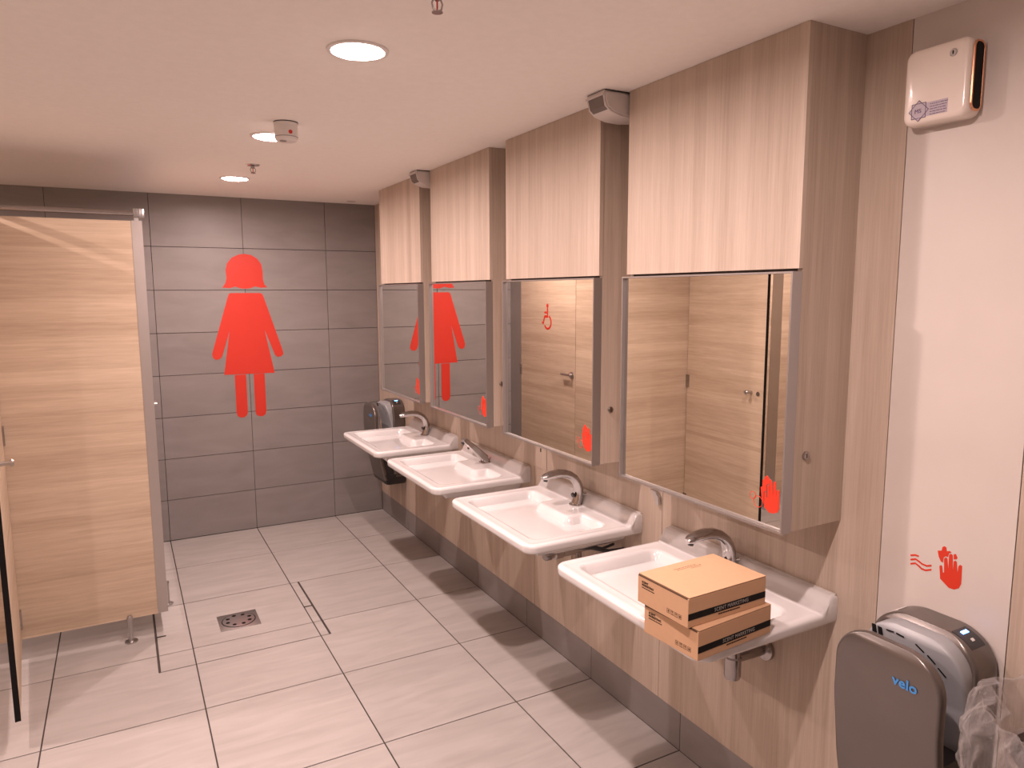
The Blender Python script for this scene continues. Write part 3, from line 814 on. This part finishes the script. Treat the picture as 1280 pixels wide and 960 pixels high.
MB().loft(L).build('housing', CREAM, t, smooth=True, angle=50)
L = []
for d, ins in ((0.0, 0.0), (0.0025, 0.001), (0.0025, 0.005), (0.0, 0.006)):
    L.append([(x, ya - 0.0004 - d, z) for x, z in rrect(XW - 0.052 + ins, XW - 0.008 - ins, za + 0.012 + ins, zb - 0.010 - ins, 0.018 - ins)])
rim = MB().loft(L).build('copper_rim', COPPER, t, smooth=True, angle=50)
MB().poly(rrect(XW - 0.048, XW - 0.012, za + 0.016, zb - 0.014, 0.016), lambda a, b, d: (a, ya - 0.0005 - d, b), 0.0021).build('black_slot', BLACK, rim)
kl = MB().lathe([(0.001, -0.0022), (0.0075, -0.0022), (0.009, -0.001), (0.009, 0.001), (0.001, 0.001)], (XW - 0.061, 1.052, 2.332), 20, 'x').build('key_lock', STEEL, t, smooth=True)
box('keyhole', BLACK, kl, XW - 0.0640, XW - 0.0631, 1.0508, 1.0532, 2.328, 2.336)
fs = lambda a, b, d: (XW - 0.061 - d, a, b)
lb = MB().poly([(1.124, 2.200), (1.058, 2.200), (1.058, 2.232), (1.124, 2.232)], fs, 0.0005).build('label_strip', LILAC, t)
cs = (1.128, 2.216)
st = MB()
oct8 = []
for k in range(16):
    a = 2 * PI * k / 16; rr = 0.024 if k % 2 == 0 else 0.0195
    oct8.append((cs[0] + rr * math.cos(a), cs[1] + rr * math.sin(a)))
MB().poly(oct8, fs, 0.0008).build('star_patch', LILAC, t)
for rot in (0, PI / 4):
    q4 = [(cs[0] + 0.0245 * math.cos(rot + PI / 2 * k), cs[1] + 0.0245 * math.sin(rot + PI / 2 * k)) for k in range(4)]
    for k in range(4):
        st.poly(stroke([q4[k], q4[(k + 1) % 4]], 0.0014), fs, 0.0011)
st.build('star_outline', PURPLE, t)
text_mesh('star_lettering', 'MS', 0.014, PURPLE, t, (XW - 0.0621, cs[0] + 0.010, cs[1] - 0.005), (0, -1, 0), (0, 0, 1), False, 0.0003)
b = MB(); random.seed(2)
for row in range(5):
    z = 2.2275 - row * 0.006; y = 1.100
    while y > 1.062:
        wd = random.choice((0.003, 0.005, 0.008)); b.box(XW - 0.0620, XW - 0.0611, y - wd, y, z - 0.0016, z); y -= wd + 0.0016
b.build('fine_print', PURPLE, t)

# ------------------------------------------------------------------ ceiling fittings
# curved white housings in the gaps between cabinets
def make_sensor(y0, y1, x0):
    t = thing('ceiling_unit', ((x0 + 1.75) / 2, (y0 + y1) / 2, ZC - 0.085), '', 'ceiling unit', 'white curved ceiling units')
    prof = [(0.0, 0.004), (0.0, 0.020), (0.008, 0.052), (0.030, 0.070), (0.075, 0.082), (0.13, 0.084), (0.20, 0.078), (0.24, 0.06), (0.24, 0.004)]
    m = MB(); m.poly([(x0 + a, ZC - b) for a, b in prof], lambda a, b, d: (a, y0 + 0.004 + d, b), y1 - y0 - 0.008)
    bmesh.ops.bevel(m.bm, geom=[e for e in m.bm.edges if abs(e.verts[0].co.y - e.verts[1].co.y) < 1e-6 and len(e.link_faces) == 2 and e.calc_face_angle(0) > 1.2], offset=0.006, segments=2, affect='EDGES')
    m.build('housing', DETECT, t, smooth=True, angle=45)
    box('mounting_plate', DARKP, t, x0 + 0.004, x0 + 0.24, y0 + 0.006, y1 - 0.006, ZC - 0.0042, ZC - 0.0005)
    q = MB(); q.poly([(x0 - 0.002, ZC - 0.018), (x0 + 0.007, ZC - 0.052), (x0 + 0.028, ZC - 0.068), (x0 + 0.028, ZC - 0.03)], lambda a, b, d: (a, y0 + 0.018 + d, b), y1 - y0 - 0.036)
    q.build('opening_shade', BINP, t)  # solid piece; the shade inside the recess is put into its dark colour
    l = MB(); l.poly([(x0 - 0.006, ZC - 0.013), (x0 + 0.006, ZC - 0.013), (x0 + 0.006, ZC - 0.019), (x0 - 0.006, ZC - 0.020)], lambda a, b, d: (a, y0 + 0.008 + d, b), y1 - y0 - 0.016)
    l.build('upper_lip', DETECT, t)
    return t
s1 = make_sensor(2.066, 2.186, 1.488); s1['label'] = 'white curved ceiling unit with dark opening left of the nearest cabinet'
s2 = copy_tree(s1); s2.location = (s1.location.x + 0.02, s1.location.y + 2 * PITCH, s1.location.z); s2['label'] = 'far white curved ceiling unit between the two farthest cabinets'
# smoke detector
t = thing('smoke_detector', (0.636, 3.07, ZC), 'white cylindrical smoke detector with red dot on the ceiling', 'smoke detector')
MB().lathe([(0.047, -0.0005), (0.047, -0.012), (0.0455, -0.014), (0.0455, -0.062), (0.041, -0.072), (0.034, -0.076), (0.004, -0.076)], (0.636, 3.07, ZC), 36).build('housing', WHITEPL, t, smooth=True)
MB().lathe([(0.0476, -0.0005), (0.0476, -0.004), (0.046, -0.004)], (0.636, 3.07, ZC), 36).build('base_line', DARKP, t)
a = math.radians(-80)
px_, py_ = 0.636 + 0.0452 * math.cos(a), 3.07 + 0.0452 * math.sin(a)
MB().lathe([(0.001, -0.0012), (0.008, -0.0012), (0.008, 0.002)], (px_, py_, ZC - 0.044), 14, 'y').build('red_dot', RED, t)
MB().lathe([(0.0455, -0.0575), (0.0463, -0.059), (0.0455, -0.0605)], (0.636, 3.07, ZC), 36).build('seam', GREYINK, t)
MB().lathe([(0.014, -0.0755), (0.014, -0.078), (0.002, -0.078)], (0.620, 3.055, ZC), 18).build('sensor_grille', GREYINK, t)
# sprinklers
def make_sprinkler(x, y, label):
    t = thing('sprinkler', (x, y, ZC), label, 'sprinkler', 'ceiling sprinklers')
    MB().lathe([(0.036, -0.0004), (0.032, -0.005), (0.012, -0.007), (0.003, -0.007)], (x, y, ZC), 28).build('escutcheon', CHROME_D, t, smooth=True)
    MB().lathe([(0.009, -0.006), (0.009, -0.016), (0.005, -0.020)], (x, y, ZC), 14).build('nozzle', CHROME_D, t, smooth=True)
    yk = MB()
    for s_ in (-1, 1): yk.tube([(x + 0.008 * s_, y, ZC - 0.014), (x + 0.013 * s_, y, ZC - 0.026), (x + 0.010 * s_, y, ZC - 0.038), (x, y, ZC - 0.043)], 0.0022, 8)
    yk.build('yoke', CHROME_D, t, smooth=True)
    MB().tube([(x, y, ZC - 0.018), (x, y, ZC - 0.040)], 0.002, 8).build('glass_bulb', RED, t)
    MB().lathe([(0.004, -0.043), (0.013, -0.044), (0.013, -0.0455), (0.002, -0.0455)], (x, y, ZC), 18).build('deflector', CHROME_D, t)
    return t
make_sprinkler(0.676, 4.14, 'small sprinkler head between the two farther downlights')
make_sprinkler(0.684, 1.61, 'sprinkler head cut by the top edge of the photo')
t = thing('ceiling_disc', (1.60, 5.42, ZC), 'small flat disc on the ceiling in the far right corner', 'ceiling disc')
MB().lathe([(0.035, -0.0004), (0.033, -0.004), (0.002, -0.005)], (1.58, 5.42, ZC), 24).build('disc', DETECT, t, smooth=True)

# ------------------------------------------------------------------ toilet cubicles
ZP0, ZP1 = 0.118, 2.132
XR = 0.124
XH = -0.528     # hinge line of the left cubicle door
t = thing('cubicle_partition', (-0.2, YP, 0), 'wide light oak cubicle end partition standing on a steel foot', 'partition')
box('panel', WOOD_H, t, XH, 0.076, YP, YP + 0.018, ZP0, ZP1)
box('edge_trim', ALU, t, 0.0762, XR, YP - 0.002, YP + 0.022, ZP0 + 0.002, ZP1 + 0.002)
def foot(parent, x, y):
    f = MB().lathe([(0.030, 0.0005), (0.030, 0.006), (0.012, 0.010), (0.012, 0.115), (0.014, 0.118), (0.014, 0.132), (0.010, 0.140), (0.002, 0.142)], (x, y, 0), 24).build('foot', STEEL, parent, smooth=True)
    return f
foot(t, -0.055, YP - 0.016)
# part of the partition behind the open door, ending in another trim
t2 = thing('cubicle_partition', (-1.2, YP, 0), 'oak cubicle partition behind the door with the black edge', 'partition')
box('panel', WOOD_H, t2, -1.385, XH - 0.003, YP, YP + 0.018, ZP0, ZP1)
box('edge_trim', STEEL, t2, -1.50, -1.386, YP - 0.004, YP + 0.020, ZP0 - 0.1, ZP1)
box('panel', WOOD_H, t2, XL + 0.002, -1.501, YP, YP + 0.018, ZP0, ZP1)
foot(t2, -0.9, YP - 0.016); foot(t2, -1.9, YP - 0.016)
# front of the cubicle row, facing the mirrors
t3 = thing('cubicle_front', (0.115, 4.8, 0), 'oak cubicle front between end partition and tiled wall, seen in the mirrors', 'partition')
box('panel', WOOD_H, t3, XR - 0.020, XR - 0.002, YP + 0.0225, 4.552, ZP0, ZP1)
box('pilaster', ALU, t3, XR - 0.020, XR - 0.002, 5.405, YB - 0.0005, ZP0, ZP1)
foot(t3, XR + 0.012, 4.42); foot(t3, XR - 0.011, 5.50)
# accessible cubicle door
d = thing('accessible_door', (0.113, 4.98, 0), 'oak cubicle door with red wheelchair symbol, seen in a mirror', 'door')
dl = box('door_leaf', WOOD_H, d, XR - 0.020, XR - 0.002, 4.557, 5.400, ZP0, ZP1)
MB().lathe([(0.026, 0.0), (0.026, 0.008), (0.012, 0.010), (0.011, 0.035), (0.002, 0.036)], (XR - 0.002, 4.60, 1.145), 24, 'x').build('handle_rose', STEEL, d, smooth=True)
MB().tube([(XR + 0.026, 4.60, 1.145), (XR + 0.026, 4.64, 1.145), (XR + 0.024, 4.715, 1.145)], 0.009, 14).build('lever', STEEL, d, smooth=True)
for z in (0.30, 1.12, 1.95): box('hinge', CHROME_D, d, XR - 0.004, XR + 0.006, 5.388, 5.412, z - 0.045, z + 0.045, bev=0.003)
wc = MB()
fd = lambda a, b, q: (XR - 0.0022 + q, 4.965 - a, 1.58 + b)
wc.poly(ring_pts((0.0, 0.090), 0.017, 20), fd, 0.0010)
for q_, (pa, pb, wd) in enumerate((((0.0, 0.066), (0.0, 0.004), 0.020), ((0.0, 0.036), (-0.042, 0.036), 0.015), ((0.0, 0.004), (-0.042, 0.004), 0.019), ((-0.042, 0.004), (-0.064, -0.052), 0.018), ((-0.064, -0.052), (-0.080, -0.046), 0.014))):
    wc.poly(stroke([pa, pb], wd), fd, 0.0010 + 0.0001 * q_)
wc.poly(stroke([(0.004 + 0.052 * math.cos(a_), -0.042 + 0.052 * math.sin(a_)) for a_ in [math.radians(q) for q in range(60, -156, -12)]][::-1], 0.016), fd, 0.0017)
wc.build('wheelchair_symbol', RED, d)
# door of the left cubicle, seen nearly edge-on with its black edge strip
d = thing('edge_on_cubicle_door', (-0.49, 3.62, 0), 'oak cubicle door seen edge-on with black edge strip at the left', 'door')
ha, hb = Vector((XH + 0.002, YP - 0.006, 0)), Vector((-0.452, 3.228, 0))
dv = (hb - ha).normalized(); nv = Vector((-dv.y, dv.x, 0))
if nv.x < 0: nv = -nv
ln = (hb - ha).length
def slab(s0, s1, z0, z1, n0, n1):
    q = [ha + dv * s + nv * n for s, n in ((s0, n0), (s1, n0), (s1, n1), (s0, n1))]
    return MB().loft([[(p.x, p.y, z0) for p in q], [(p.x, p.y, z1) for p in q]])
slab(0.004, ln - 0.003, ZP0, ZP1, -0.009, 0.009).build('door_leaf', WOOD_H, d)
slab(ln - 0.003, ln, ZP0, ZP1, -0.010, 0.010).build('edge_strip', BLACK, d)
for z in (0.225, 1.125, 1.95):
    slab(-0.002, 0.030, z - 0.045, z + 0.045, 0.009, 0.017).build('hinge', CHROME_D, d)
kp = ha + dv * (ln - 0.115) + nv * 0.009
MB().tube([kp + Vector((0, 0, 1.125)), kp + nv * 0.030 + Vector((0, 0, 1.125)), kp + nv * 0.046 + Vector((0, 0, 1.125)), kp + nv * 0.052 + Vector((0, 0, 1.125))], [0.011, 0.009, 0.016, 0.012], 16).build('knob', STEEL, d, smooth=True)
kp = ha + dv * (ln - 0.05) + nv * 0.009
MB().tube([kp + Vector((0, 0, 1.12)), kp + nv * 0.006 + Vector((0, 0, 1.12))], 0.014, 16).build('lock_rose', CHROME_D, d, smooth=True)
# head rails
hr = thing('head_rail', (-0.2, YP - 0.01, 2.168), 'steel head rail tube above the end partition with corner bracket', 'rail')
MB().tube([(-2.15, YP + 0.009, 2.170), (0.092, YP + 0.009, 2.170)], 0.0125, 16).build('tube', CHROME_D, hr, smooth=True)
br = box('corner_bracket', STEEL, hr, 0.088, 0.136, YP - 0.010, YP + 0.030, 2.150, 2.192, bev=0.003)
for x in (0.100, 0.112, 0.124): box('rib', CHROME_D, br, x - 0.0015, x + 0.0015, YP - 0.0112, YP - 0.0098, 2.150, 2.192)
for x in (0.100, -0.50, -1.5): box('clamp', STEEL, hr, x - 0.010, x + 0.010, YP + 0.002, YP + 0.018, ZP1 + 0.0025, 2.160)
MB().tube([(0.113, YP + 0.031, 2.170), (0.113, YB - 0.002, 2.170)], 0.0125, 16).build('tube', CHROME_D, hr, smooth=True)
hr2 = thing('head_rail', (-0.52, 3.0, 2.168), 'steel head rail tube over the edge-on cubicle door', 'rail')
MB().tube([(XH - 0.004, YP - 0.005, 2.172), (-0.40, 2.6, 2.172)], 0.0125, 16).build('tube', CHROME_D, hr2, smooth=True)
